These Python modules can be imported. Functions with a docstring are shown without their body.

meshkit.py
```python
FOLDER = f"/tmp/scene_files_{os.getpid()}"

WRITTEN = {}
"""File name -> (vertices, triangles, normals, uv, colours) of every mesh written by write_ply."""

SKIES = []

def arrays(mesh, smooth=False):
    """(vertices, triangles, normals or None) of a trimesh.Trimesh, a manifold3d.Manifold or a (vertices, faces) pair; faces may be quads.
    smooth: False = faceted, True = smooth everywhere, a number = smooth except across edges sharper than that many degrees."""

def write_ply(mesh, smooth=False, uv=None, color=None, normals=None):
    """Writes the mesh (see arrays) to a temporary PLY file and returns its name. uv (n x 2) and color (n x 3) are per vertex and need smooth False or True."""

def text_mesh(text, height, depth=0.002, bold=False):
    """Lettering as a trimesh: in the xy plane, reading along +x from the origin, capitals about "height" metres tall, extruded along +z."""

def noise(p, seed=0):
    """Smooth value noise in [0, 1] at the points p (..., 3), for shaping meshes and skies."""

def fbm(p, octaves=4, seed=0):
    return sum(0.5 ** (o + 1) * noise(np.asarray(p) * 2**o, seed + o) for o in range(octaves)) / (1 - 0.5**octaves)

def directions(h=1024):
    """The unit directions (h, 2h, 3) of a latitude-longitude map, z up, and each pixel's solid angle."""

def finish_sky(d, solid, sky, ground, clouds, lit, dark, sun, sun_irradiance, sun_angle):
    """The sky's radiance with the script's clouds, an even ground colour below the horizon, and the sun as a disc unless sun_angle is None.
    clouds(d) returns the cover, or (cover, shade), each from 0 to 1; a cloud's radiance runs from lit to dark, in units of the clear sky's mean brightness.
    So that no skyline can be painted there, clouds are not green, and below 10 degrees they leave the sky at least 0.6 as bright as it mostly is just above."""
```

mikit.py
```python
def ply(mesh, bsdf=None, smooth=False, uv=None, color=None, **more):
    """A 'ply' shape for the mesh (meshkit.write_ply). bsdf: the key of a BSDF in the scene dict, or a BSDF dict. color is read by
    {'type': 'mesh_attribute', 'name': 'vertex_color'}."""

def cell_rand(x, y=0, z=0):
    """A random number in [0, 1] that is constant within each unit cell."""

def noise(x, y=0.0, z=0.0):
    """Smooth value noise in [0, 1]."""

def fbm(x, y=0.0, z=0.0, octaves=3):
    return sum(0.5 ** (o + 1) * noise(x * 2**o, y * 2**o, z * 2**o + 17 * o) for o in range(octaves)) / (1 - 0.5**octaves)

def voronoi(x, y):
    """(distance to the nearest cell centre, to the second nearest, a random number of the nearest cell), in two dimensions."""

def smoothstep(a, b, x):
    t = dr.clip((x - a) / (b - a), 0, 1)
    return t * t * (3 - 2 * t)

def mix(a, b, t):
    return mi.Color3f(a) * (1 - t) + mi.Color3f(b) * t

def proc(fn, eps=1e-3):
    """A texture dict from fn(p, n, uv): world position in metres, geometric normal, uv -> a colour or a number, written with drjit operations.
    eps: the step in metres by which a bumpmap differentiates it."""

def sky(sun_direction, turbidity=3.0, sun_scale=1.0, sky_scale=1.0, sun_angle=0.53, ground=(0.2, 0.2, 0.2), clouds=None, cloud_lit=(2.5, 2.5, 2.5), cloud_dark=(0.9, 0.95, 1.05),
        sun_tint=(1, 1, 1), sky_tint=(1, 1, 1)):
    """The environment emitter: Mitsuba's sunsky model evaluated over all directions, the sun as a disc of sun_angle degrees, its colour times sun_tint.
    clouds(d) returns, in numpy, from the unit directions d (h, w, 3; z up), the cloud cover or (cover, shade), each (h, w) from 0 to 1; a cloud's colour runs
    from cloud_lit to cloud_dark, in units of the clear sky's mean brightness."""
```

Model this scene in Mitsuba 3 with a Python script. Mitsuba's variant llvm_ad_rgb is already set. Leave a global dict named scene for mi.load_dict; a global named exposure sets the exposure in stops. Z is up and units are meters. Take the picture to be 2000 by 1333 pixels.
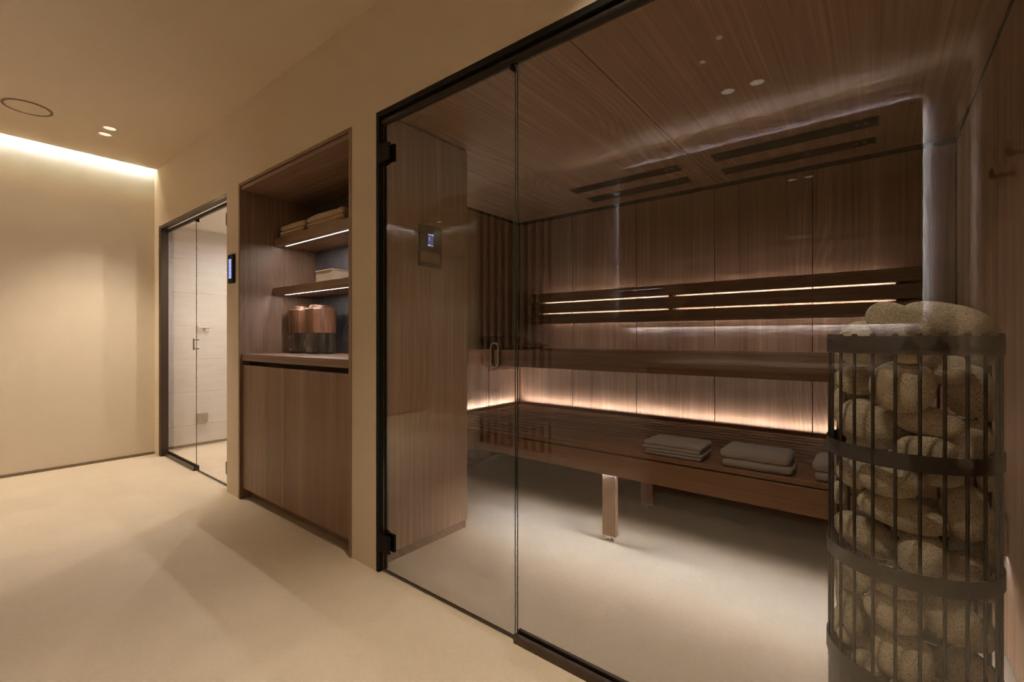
import math, numpy as np, trimesh, drjit as dr, mitsuba as mi, manifold3d as m3, shapely, shapely.geometry as sg
import mikit, meshkit
from mikit import ply, proc, noise, fbm, smoothstep, mix, cell_rand, voronoi

T = mi.ScalarTransform4f
scene, labels = {}, {}

# ------------------------------------------------------------------ camera, light, exposure
exposure = 0.10
YAW = math.radians(38.481)
CAM = np.array([0.0, -1.235, 1.05])
FWD = np.array([-math.sin(YAW), math.cos(YAW), 0.0])
scene['camera'] = {'type': 'perspective', 'fov_axis': 'x', 'fov': math.degrees(2 * math.atan(1000 / 895.0)),
                   'principal_point_offset_y': 6.0 / 1333, 'near_clip': 0.01, 'far_clip': 100.0,
                   'to_world': T().look_at(origin=CAM.tolist(), target=(CAM + FWD).tolist(), up=[0, 0, 1])}

WARM = np.array([1.0, 0.84, 0.59])          # ceiling coves
SPOTC = np.array([1.0, 0.86, 0.66])         # ceiling downlights
LEDC = np.array([1.0, 0.87, 0.84])          # LED strips in the sauna and the niche
BENCHC = np.array([1.0, 0.93, 0.95])
UNDERC = np.array([1.0, 0.94, 0.97])
NEUTRAL = np.array([1.0, 0.92, 0.85])       # mirror, shower

POWER = dict(cove=138.0, cove_far=62.0, mirror=95.0, panel=48.0, niche=90.0, bench=75.0, under=340.0, backrest=110.0,
             pair_left=4.2, pair_glass=5.0, pair_mirror=2.5, shower=3.2, star=0.3, screen=0.95, lens=0.7)


def spot(key, pos, target, color, power, cutoff, beam, weight=1.0):
    up = [0, 1, 0] if abs(target[2] - pos[2]) > 0.5 * np.linalg.norm(np.subtract(target, pos)) else [0, 0, 1]
    scene[key] = {'type': 'spot', 'to_world': T().look_at(origin=list(map(float, pos)), target=list(map(float, target)), up=up),
                  'intensity': {'type': 'rgb', 'value': (np.asarray(color) * power).tolist()}, 'cutoff_angle': float(cutoff), 'beam_width': float(beam), 'sampling_weight': weight}


def glow(color, power, weight=1.0):
    return {'type': 'area', 'radiance': {'type': 'rgb', 'value': (np.asarray(color) * power).tolist()}, 'sampling_weight': weight}


# ------------------------------------------------------------------ materials
def rgb(*c):
    return {'type': 'rgb', 'value': list(map(float, c))}


def mat(key, base, rough=0.5, metal=0.0, spec=0.5, bump=None, two=True, **more):
    b = {'type': 'principled', 'base_color': base if isinstance(base, dict) else rgb(*base), 'roughness': rough, 'metallic': metal, 'specular': spec, **more}
    if bump:
        b = {'type': 'bumpmap', 'arbitrary': bump[0], 'scale': bump[1], 'bsdf': b}
    scene[key] = {'type': 'twosided', 'bsdf': b} if two else b
    return key


def wood_fn(axis, dark, mid, light, fig=0.25, seed=0.0):
    def fn(p, n, uv):
        if axis == 'z':
            a, b = p.z, p.x + p.y
        elif axis == 'y':
            a, b = p.y, p.x + p.z
        else:
            a, b = p.x, p.y + p.z
        a = a + seed
        b = b + seed * 1.7
        warp = fbm(b * 5.0, a * 0.8, 3.1, 2)
        band = noise(b * 17.0 + warp * 0.6, a * 0.12, 7.0)
        streak = fbm(b * 95.0 + warp * 3.0, a * 1.1, 1.0, 3)
        fine = noise(b * 300.0 + warp * 10.0, a * 3.0, 2.0)
        ring = 0.5 + 0.5 * dr.sin((b * 30.0 + fbm(b * 3.0 + 5.0, a * 1.1, 9.0, 2) * 9.0) * 6.2832)
        mask = smoothstep(0.45, 0.7, noise(b * 4.0 + 11.0, a * 0.35, 5.0))
        t = 0.16 + 0.28 * band + 0.42 * streak + 0.26 * (fine - 0.5) + 0.6 * fig * mask * (ring - 0.5)
        c = mix(dark, mid, smoothstep(0.1, 0.5, t))
        return mix(c, light, smoothstep(0.48, 0.85, t))
    return fn


def fine_fn(axis):
    def fn(p, n, uv):
        b = p.x + p.y if axis == 'z' else (p.x + p.z if axis == 'y' else p.y + p.z)
        a = p.z if axis == 'z' else (p.y if axis == 'y' else p.x)
        return noise(b * 500.0, a * 10.0)
    return fn


def paint_fn(p, n, uv):
    k = 0.97 + 0.06 * fbm(p.x * 3.0, p.y * 3.0, p.z * 3.0, 3)
    return mi.Color3f(0.60, 0.51, 0.395) * k


def floor_fn(p, n, uv):
    k = 0.90 + 0.20 * fbm(p.x * 2.2 + fbm(p.x * 6, p.y * 6, 0, 2), p.y * 2.2, 1.0, 4)
    k = k + 0.05 * (noise(p.x * 160, p.y * 160) - 0.5)
    return mi.Color3f(0.56, 0.47, 0.36) * k


def tile_fn(p, n, uv):
    k = 0.93 + 0.10 * fbm(p.x * 5, p.y * 5, p.z * 22, 3) + 0.05 * (noise(p.x * 40, p.y * 40, p.z * 160) - 0.5)
    return mi.Color3f(0.56, 0.53, 0.50) * k


def stone_fn(p, n, uv):
    s = noise(p.x * 520, p.y * 520, p.z * 520)
    s2 = noise(p.x * 800 + 9, p.y * 800, p.z * 800)
    big = fbm(p.x * 22, p.y * 22, p.z * 22, 2)
    c = mix(mi.Color3f(0.20, 0.175, 0.135), mi.Color3f(0.52, 0.47, 0.38), smoothstep(0.15, 0.6, s))
    c = mix(c, mi.Color3f(0.80, 0.76, 0.67), smoothstep(0.58, 0.85, s2))
    rust = smoothstep(0.62, 0.8, fbm(p.x * 14 + 4, p.y * 14, p.z * 14, 2))
    return mix(c, mi.Color3f(0.24, 0.16, 0.10), 0.5 * rust) * (0.75 + 0.42 * big)


def stone_bump(p, n, uv):
    return noise(p.x * 300, p.y * 300, p.z * 300) + 2.0 * noise(p.x * 60, p.y * 60, p.z * 60)


def towel_bump(p, n, uv):
    return noise(p.x * 480, p.y * 480, p.z * 480) + 0.7 * noise(p.x * 190, p.y * 190, p.z * 190)


def jar_wood_fn(p, n, uv):
    ang = dr.floor((p.x * 0.8 + p.y * 0.6) * 48.0)
    k = cell_rand(ang, dr.floor(p.x + 2.99), 3)
    s = fbm((p.x + p.y) * 260.0, p.z * 14.0, 1.0, 3)
    c = mix(mi.Color3f(0.045, 0.02, 0.011), mi.Color3f(0.27, 0.125, 0.062), smoothstep(0.1, 0.95, 0.6 * k + 0.5 * s))
    return c


def slate_fn(p, n, uv):
    vein = smoothstep(0.47, 0.5, fbm(p.x * 5, p.z * 5, 3.0, 4)) * smoothstep(0.53, 0.5, fbm(p.x * 5, p.z * 5, 3.0, 4))
    return mix(mi.Color3f(0.030, 0.029, 0.029), mi.Color3f(0.16, 0.15, 0.15), 0.35 * vein + 0.25 * fbm(p.x * 9, p.z * 9, 0, 3))


mat('m_paint', proc(paint_fn), 0.75, spec=0.25)
mat('m_floor', proc(floor_fn), 0.55, spec=0.35)
mat('m_wood', proc(wood_fn('z', (0.140, 0.084, 0.051), (0.225, 0.139, 0.086), (0.32, 0.208, 0.134))), 0.5, spec=0.35)
mat('m_ceiling_wood', proc(wood_fn('y', (0.235, 0.146, 0.086), (0.33, 0.210, 0.127), (0.43, 0.287, 0.182), 0.45, 3.0)), 0.5, spec=0.35)
mat('m_cabinet_wood', proc(wood_fn('z', (0.095, 0.056, 0.034), (0.155, 0.094, 0.058), (0.225, 0.145, 0.094), 0.2, 8.0)), 0.45, spec=0.4)
mat('m_cabinet_cross', proc(wood_fn('x', (0.095, 0.056, 0.034), (0.155, 0.094, 0.058), (0.225, 0.145, 0.094), 0.2, 12.0)), 0.45, spec=0.4)
mat('m_bench', proc(wood_fn('x', (0.085, 0.042, 0.021), (0.14, 0.068, 0.032), (0.19, 0.096, 0.047), 0.12, 5.0)), 0.45, spec=0.4)
mat('m_dark', (0.018, 0.012, 0.009), 0.7, spec=0.2)
mat('m_black', (0.007, 0.006, 0.0055), 0.55, spec=0.08)
mat('m_rail', (0.012, 0.0085, 0.006), 0.35, spec=0.15)
mat('m_bronze', (0.06, 0.042, 0.03), 0.35, 0.6)
mat('m_iron', (0.026, 0.022, 0.018), 0.45, 0.3)
mat('m_steel', (0.55, 0.52, 0.47), 0.25, 1.0)
mat('m_brushed', (0.30, 0.26, 0.20), 0.35, 0.9)
mat('m_stone', proc(stone_fn), 0.8, spec=0.2, bump=(proc(stone_bump, 6e-4), 0.0006))
mat('m_towel_grey', (0.33, 0.30, 0.295), 0.95, spec=0.05, bump=(proc(towel_bump, 8e-4), 0.0040), sheen=0.5)
mat('m_towel_beige', (0.52, 0.40, 0.27), 0.95, spec=0.05, bump=(proc(towel_bump, 8e-4), 0.0036), sheen=0.3)
mat('m_tile', proc(tile_fn), 0.6, spec=0.3)
mat('m_white', (0.72, 0.69, 0.65), 0.6, spec=0.3)
mat('m_jar_wood', proc(jar_wood_fn), 0.4, spec=0.4)
mat('m_slate', proc(slate_fn), 0.35, spec=0.4)
mat('m_box', (0.50, 0.41, 0.30), 0.6, spec=0.3)
mat('m_panel_glass', (0.012, 0.011, 0.012), 0.08, spec=0.5)
mat('m_heater_strip', (0.010, 0.008, 0.0065), 0.7, spec=0.15)
mat('m_ring', (0.16, 0.115, 0.07), 0.6)
mat('m_vanity', (0.40, 0.35, 0.29), 0.55, spec=0.3)
mat('m_glass_edge', (0.016, 0.028, 0.017), 0.15, spec=0.5)
scene['m_glass'] = {'type': 'thindielectric', 'int_ior': 1.56, 'ext_ior': 1.0, 'specular_transmittance': rgb(0.79, 0.765, 0.71)}
scene['m_clear_glass'] = {'type': 'thindielectric', 'int_ior': 1.52, 'ext_ior': 1.0}
scene['m_mirror'] = {'type': 'twosided', 'bsdf': {'type': 'conductor', 'material': 'none', 'specular_reflectance': rgb(0.82, 0.82, 0.81)}}


# ------------------------------------------------------------------ shape helpers
def box(x0, x1, y0, y1, z0, z1, ch=0.0):
    e = (x1 - x0, y1 - y0, z1 - z0)
    c = ((x0 + x1) / 2, (y0 + y1) / 2, (z0 + z1) / 2)
    if ch <= 0:
        m = trimesh.creation.box(e)
    else:
        h = np.array(e) / 2
        ch = min(ch, 0.45 * min(e))
        pts = []
        for s in np.array(np.meshgrid([-1, 1], [-1, 1], [-1, 1])).T.reshape(-1, 3):
            for k in range(3):
                q = h - ch
                q[k] = h[k]
                pts.append(s * q)
        m = trimesh.convex.convex_hull(np.array(pts))
    m.apply_translation(c)
    return m


def quad(p, u, v):
    """One rectangle from corner p along u and v; it faces u x v."""
    p, u, v = (np.array(x, float) for x in (p, u, v))
    return (np.array([p, p + u, p + u + v, p + v]), np.array([[0, 1, 2], [0, 2, 3]]))


def face(p, u, v, to):
    """A rectangle that faces the direction 'to'."""
    return quad(p, u, v) if np.dot(np.cross(u, v), to) > 0 else quad(p, v, u)


def join(*ms):
    vs, fs, o = [], [], 0
    for m in ms:
        v, f = (np.asarray(m.vertices), np.asarray(m.faces)) if hasattr(m, 'vertices') else m
        vs.append(v)
        fs.append(np.asarray(f) + o)
        o += len(v)
    return trimesh.Trimesh(np.vstack(vs), np.vstack(fs), process=False)


def cyl(p0, p1, r, n=24):
    return trimesh.creation.cylinder(radius=r, segment=[p0, p1], sections=n)


def lathe(profile, center, n=48):
    m = trimesh.creation.revolve(np.array(profile, float), sections=n)
    m.apply_translation(center)
    return m


def tube(points, r, n=10, closed=False):
    pts = np.array(points, float)
    k = len(pts)
    if closed:
        tan = np.roll(pts, -1, 0) - np.roll(pts, 1, 0)
    else:
        tan = np.gradient(pts, axis=0)
    tan /= np.linalg.norm(tan, axis=1, keepdims=True)
    ref = np.array([0, 1.0, 0]) if abs(tan[:, 1]).max() < 0.9 else np.array([1.0, 0, 0])
    vs = []
    for p, t in zip(pts, tan):
        a = np.cross(t, ref)
        a /= np.linalg.norm(a)
        b = np.cross(t, a)
        for j in range(n):
            w = 2 * math.pi * j / n
            vs.append(p + r * (math.cos(w) * a + math.sin(w) * b))
    fs = []
    for i in range(k if closed else k - 1):
        i2 = (i + 1) % k
        for j in range(n):
            j2 = (j + 1) % n
            fs += [[i * n + j, i2 * n + j, i2 * n + j2], [i * n + j, i2 * n + j2, i * n + j2]]
    if not closed:
        c0, c1 = len(vs), len(vs) + 1
        vs += [pts[0], pts[-1]]
        for j in range(n):
            j2 = (j + 1) % n
            fs += [[c0, j, j2], [c1, (k - 1) * n + j2, (k - 1) * n + j]]
    m = trimesh.Trimesh(np.array(vs), np.array(fs), process=False)
    m.fix_normals()
    return m


def ring(center, r0, r1, z0, z1, n=64):
    prof = [(r0, z0), (r1, z0), (r1, z1), (r0, z1), (r0, z0)]
    return lathe(prof, center, n)


used = {}


def fresh(name):
    k = used.get(name, 0)
    used[name] = k + 1
    return name if k == 0 else f'{name}_{k:03d}'


def part(parent, name, mesh, m, smooth=False, label=None, **more):
    key = fresh(f'{parent}__{name}')
    scene[key] = ply(mesh, m, smooth, **more)
    if label:
        labels[key] = {'label': label}
    return key


def tag(key, label, cat=None, group=None, kind=None):
    labels[key] = {'label': label}
    if cat:
        labels[key]['category'] = cat
    if group:
        labels[key]['group'] = group
    if kind:
        labels[key]['kind'] = kind


def thing(name, label, cat, group=None):
    key = fresh(name)
    tag(key, label, cat, group)
    return key


def solid(name, mesh, m, label, cat, group=None, smooth=False, **more):
    key = thing(name, label, cat, group)
    scene[key] = ply(mesh, m, smooth, **more)
    return key


def struct(name, mesh, m, label, cat, smooth=False):
    key = fresh(name)
    if mesh is not None:
        scene[key] = ply(mesh, m, smooth)
    tag(key, label, cat, None, 'structure')
    return key


GY = 0.02            # plane of the glass
STONES = [
[0,-0.0467,0.3732,0.9284,0.0526,0.0391,0.0313,0.966,0.009,-0.258,0.257,0.08,0.963],[1,0.0499,0.2763,0.9284,0.0656,0.0656,0.0315,0.999,-0.033,0.0,0.003,0.08,0.997],
[2,0.1287,0.3185,0.9757,0.0546,0.0393,0.0315,0.962,-0.092,-0.259,0.262,0.024,0.965],[3,-0.0192,0.3542,1.0339,0.0702,0.0646,0.0516,1.0,0.012,-0.0,-0.0,0.01,1.0],
[4,0.139,0.3726,1.0939,0.0956,0.0471,0.0526,0.948,-0.074,-0.309,0.306,-0.052,0.951],[5,0.0442,0.282,1.0843,0.0752,0.048,0.0331,0.819,-0.011,-0.573,0.573,-0.035,0.819],
[6,-0.0092,0.357,0.8171,0.0811,0.0671,0.0537,0.985,-0.019,-0.172,0.173,0.144,0.974],[7,0.1023,0.3026,0.8417,0.0676,0.0378,0.0223,0.987,-0.084,-0.138,0.148,0.123,0.981],
[8,0.1807,0.37,0.9177,0.0499,0.0677,0.0399,0.985,-0.099,0.139,-0.129,0.096,0.987],[9,0.1813,0.3756,0.798,0.0512,0.05,0.04,0.869,-0.021,0.494,-0.482,0.188,0.856],
[10,0.0953,0.2817,0.7683,0.0605,0.0403,0.0266,0.998,-0.063,0.0,0.011,0.182,0.983],[11,-0.0828,0.4161,0.854,0.0203,0.0487,0.0268,0.999,0.05,-0.0,-0.006,0.118,0.993],
[12,0.0285,0.295,0.6881,0.0672,0.0488,0.039,1.0,-0.019,0.0,0.004,0.23,0.973],[13,-0.0428,0.3559,0.6812,0.0469,0.0483,0.0375,0.941,-0.052,-0.333,0.336,0.221,0.915],
[14,0.1235,0.3348,0.7095,0.0489,0.0348,0.0278,0.997,-0.078,0.0,0.017,0.211,0.977],[15,0.1719,0.3477,0.6193,0.0455,0.0696,0.0383,0.994,-0.09,0.067,-0.041,0.267,0.963],
[16,0.0482,0.3158,0.5996,0.0929,0.0429,0.0306,0.976,-0.088,-0.2,0.216,0.266,0.939],[17,-0.0216,0.3677,0.5053,0.0797,0.0478,0.0438,0.908,-0.124,-0.4,0.419,0.297,0.858],
[18,-0.0827,0.3906,0.604,0.0189,0.0333,0.0183,0.999,0.051,-0.0,-0.013,0.264,0.964],[19,0.0916,0.3145,0.4991,0.0517,0.0594,0.0413,0.998,-0.059,0.0,0.02,0.334,0.942],
[20,0.1701,0.3565,0.4724,0.0433,0.0459,0.0346,0.922,-0.215,-0.322,0.374,0.281,0.884],[21,0.0344,0.2895,0.3527,0.0615,0.0498,0.0398,0.983,-0.094,-0.158,0.183,0.406,0.896],
[22,0.1351,0.3389,0.3554,0.0731,0.0539,0.0431,0.827,-0.285,-0.485,0.557,0.295,0.776],[23,-0.0578,0.3593,0.3033,0.0316,0.076,0.0418,0.981,0.109,0.157,-0.189,0.411,0.892],
[24,0.0291,0.2751,0.4316,0.0572,0.0364,0.0189,0.983,-0.085,-0.161,0.181,0.37,0.911],[25,-0.0447,0.3442,0.3912,0.0403,0.0429,0.0193,1.0,0.028,-0.0,-0.011,0.385,0.923],
[26,-0.0245,0.4164,0.2542,0.0438,0.0614,0.0351,0.942,-0.134,-0.308,0.336,0.413,0.847],[27,0.0537,0.2997,0.2402,0.0639,0.0653,0.0512,0.997,0.006,0.077,-0.071,0.467,0.881],
[28,-0.0416,0.3568,0.2122,0.0469,0.0266,0.0155,0.987,-0.055,-0.154,0.162,0.463,0.872],[29,-0.0111,0.3146,0.1756,0.0429,0.0307,0.0147,0.908,-0.201,-0.368,0.419,0.448,0.789],
[30,0.1719,0.3732,0.2127,0.0592,0.0463,0.0371,0.994,-0.106,0.0,0.049,0.457,0.888],[31,0.194,0.3908,0.3067,0.0405,0.0434,0.0324,0.993,-0.119,0.0,0.049,0.41,0.911],
[32,-0.0879,0.3967,0.2292,0.0143,0.0357,0.0196,0.999,0.054,-0.0,-0.024,0.448,0.894],[33,0.1044,0.3196,0.1689,0.0405,0.0309,0.0198,0.998,-0.067,0.0,0.033,0.491,0.87],
[34,0.0654,0.2529,1.0104,0.0339,0.0249,0.0119,0.999,-0.044,0.0,0.001,0.027,1.0],[35,0.2024,0.3924,1.0019,0.0349,0.0226,0.0192,0.992,-0.123,0.0,0.004,0.029,1.0],
[36,0.2215,0.4076,0.8839,0.0153,0.0467,0.0154,0.991,-0.134,0.0,0.013,0.099,0.995],[37,0.1926,0.4254,0.5035,0.0451,0.0526,0.0289,0.993,-0.115,0.0,0.036,0.309,0.95],
[38,0.2194,0.3854,0.5763,0.0152,0.0522,0.0287,0.991,-0.134,0.0,0.037,0.276,0.961],[39,0.2144,0.3815,0.7155,0.0205,0.0455,0.025,0.991,-0.131,0.0,0.026,0.199,0.98],
[40,-0.0716,0.4097,0.9838,0.031,0.031,0.0248,0.999,0.043,-0.0,-0.002,0.04,0.999],[41,-0.0845,0.425,0.371,0.0181,0.034,0.0187,0.999,0.051,-0.0,-0.019,0.378,0.926],
[42,0.2115,0.3791,0.4309,0.0223,0.0354,0.0195,0.992,-0.13,0.0,0.046,0.352,0.935],[100,0.0319,0.4859,0.8239,0.0444,0.0366,0.0339,0.022,-0.993,-0.117,0.983,0.042,-0.178],
[101,0.0874,0.5253,0.6999,0.0335,0.0276,0.0256,-0.902,0.429,-0.048,-0.419,-0.842,0.341],[102,0.1737,0.4511,0.2021,0.0359,0.0296,0.0275,-0.537,-0.842,0.041,-0.294,0.233,0.927],
[103,-0.0224,0.4626,0.7307,0.052,0.0428,0.0397,0.727,0.005,-0.687,0.61,-0.464,0.642],[104,0.0167,0.5251,0.5856,0.032,0.0263,0.0244,-0.475,-0.519,-0.71,-0.297,0.855,-0.426],
[105,0.0676,0.5526,0.2512,0.0358,0.0295,0.0274,-0.764,0.049,0.644,-0.645,-0.009,-0.764],[106,0.1632,0.4851,0.7926,0.053,0.0436,0.0405,0.744,-0.105,0.659,-0.073,-0.994,-0.076],
[107,-0.0001,0.4907,0.2468,0.0381,0.0314,0.0292,-0.858,-0.292,-0.424,0.43,-0.859,-0.279],[108,-0.0206,0.4555,0.5013,0.0492,0.0405,0.0376,-0.236,0.418,0.877,0.922,-0.189,0.338],
[109,0.0951,0.4726,0.854,0.0372,0.0307,0.0285,0.863,-0.039,-0.504,0.323,-0.725,0.609],[110,0.1196,0.4634,0.4757,0.0395,0.0325,0.0302,-0.528,0.194,0.827,-0.099,-0.981,0.167],
[111,0.0492,0.4591,0.5794,0.0421,0.0347,0.0322,-0.604,0.701,0.38,-0.552,-0.023,-0.834],[112,-0.042,0.452,0.8784,0.0308,0.0253,0.0235,0.585,-0.795,0.161,0.419,0.127,-0.899],
[113,0.1619,0.4832,0.6008,0.0328,0.027,0.0251,-0.449,-0.803,-0.392,-0.89,0.363,0.275],[114,0.1553,0.4999,0.2346,0.0316,0.026,0.0241,-0.287,-0.276,-0.917,0.13,0.937,-0.323],
[115,0.1248,0.513,0.5623,0.0381,0.0314,0.0292,0.63,-0.383,-0.675,0.298,-0.684,0.666],[116,0.1689,0.5097,0.6938,0.0306,0.0252,0.0234,0.213,-0.372,-0.904,0.937,0.341,0.08],
[117,0.0618,0.4892,0.5041,0.036,0.0296,0.0275,0.155,0.835,-0.527,0.891,-0.349,-0.29],[118,0.1818,0.4582,0.9394,0.0324,0.0267,0.0248,0.061,0.998,0.002,0.953,-0.058,-0.297],
[119,0.0518,0.5326,0.3648,0.0373,0.0307,0.0285,-0.749,-0.471,-0.466,0.661,-0.479,-0.578],[120,0.0371,0.447,0.9426,0.0339,0.0279,0.0259,0.334,0.906,0.261,0.482,0.073,-0.873],
[121,0.0995,0.5281,0.9178,0.0403,0.0332,0.0308,-0.772,0.417,-0.48,-0.568,-0.792,0.224],[122,0.1556,0.4921,0.4138,0.0382,0.0315,0.0292,-0.86,0.479,0.174,0.037,0.399,-0.916],
[123,0.0864,0.4581,0.6933,0.0485,0.0399,0.0371,0.654,-0.111,-0.749,0.493,0.813,0.31]]

# ------------------------------------------------------------------ the room
struct('floor', box(-5.4, 0.9, -3.4, 2.3, -0.06, 0.0), 'm_floor', 'smooth beige poured floor running through the room, shower and sauna', 'floor')
struct('ceiling', join(box(-5.05, 0.9, -3.06, 0.12, 2.56, 2.62), box(-3.2, 0.9, -3.3, -3.06, 2.56, 2.62), box(-5.3, -4.8, -3.4, 0.12, 2.70, 2.74), box(-4.8, -3.1, -3.4, -2.9, 2.70, 2.74)),
       'm_paint', 'flat warm beige ceiling with a light slot along the left wall', 'ceiling')
struct('wall_left', box(-5.24, -5.12, -3.3, 0.0, 0.0, 2.72), 'm_paint', 'plain beige end wall washed by the ceiling cove light', 'wall')
struct('baseboard_left', box(-5.12, -5.113, -3.16, 0.0, 0.0, 0.022), 'm_ring', 'thin dark skirting line along the foot of the end wall', 'baseboard')
outline = sg.Polygon([(-5.24, 0), (-5.24, 2.74), (0.9, 2.74), (0.9, 0), (0.40, 0), (0.40, 2.063), (-1.762, 2.063), (-1.762, 0), (-1.958, 0), (-1.958, 2.057), (-3.262, 2.057), (-3.262, 0),
                      (-3.464, 0), (-3.464, 2.04), (-4.995, 2.04), (-4.995, 0)])
m = trimesh.creation.extrude_polygon(outline, 0.05, engine='earcut')
m.apply_transform(np.array([[1, 0, 0, 0], [0, 0, -1, 0.05], [0, 1, 0, 0], [0, 0, 0, 1.0]]))
struct('wall_back', m, 'm_paint', 'long beige wall that holds the shower, cabinet niche and sauna openings', 'wall')
struct('wall_front', join(box(-5.24, -3.2, -3.30, -3.16, 0, 2.72), box(-3.22, -3.2, -3.16, -2.22, 0, 2.56), box(-3.2, 0.9, -2.31, -2.205, 0, 2.60)), 'm_paint', 'beige wall opposite the sauna, behind the washstand', 'wall')
struct('wall_right', box(0.40, 0.52, -2.30, 0.0, 0, 2.60), 'm_paint', 'beige side wall next to the washstand', 'wall')

# cove strips
def led(name, mesh, color, power, label, group=None, weight=1.0):
    key = thing(name, label, 'light strip', group)
    scene[key] = ply(mesh, 'm_dark', False, emitter=glow(color, power, weight))
    return key

led('led_strip', face((-5.053, -3.0, 2.567), (0, 3.0, 0), (-0.010, 0, 0.010), (-1, 0, -1)), WARM, POWER['cove'], 'warm light strip hidden in the ceiling slot along the end wall', weight=2.0)
led('led_strip', face((-5.0, -3.063, 2.567), (0, -0.010, 0.010), (1.75, 0, 0), (0, -1, -1)), WARM, POWER['cove_far'], 'warm light strip hidden in the ceiling slot above the far opposite wall')

# ceiling downlights and speakers
def downlight(x, y, label, power, cutoff=40, beam=27, z=2.56, color=SPOTC, target=None, group=None, lens=1.0, r=0.043, weight=1.0):
    key = thing('downlight', label, 'ceiling light', group)
    prof = [(r, z), (r, z - 0.004), (r - 0.006, z - 0.004), (r - 0.008, z), (r, z)]
    part(key, 'trim_ring', lathe(prof, (x, y, 0), 36), 'm_white')
    disc = lathe([(0, -0.0015), (r - 0.0075, -0.0015), (r - 0.0075, 0), (0, 0)], (x, y, z), 36)
    part(key, 'lens', disc, 'm_white', emitter=glow(color, POWER['lens'] * lens, 0.05))
    spot(key + '__beam', (x, y, z - 0.01), target or (x, y, 0), color, power, cutoff, beam, weight)
    return key

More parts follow.
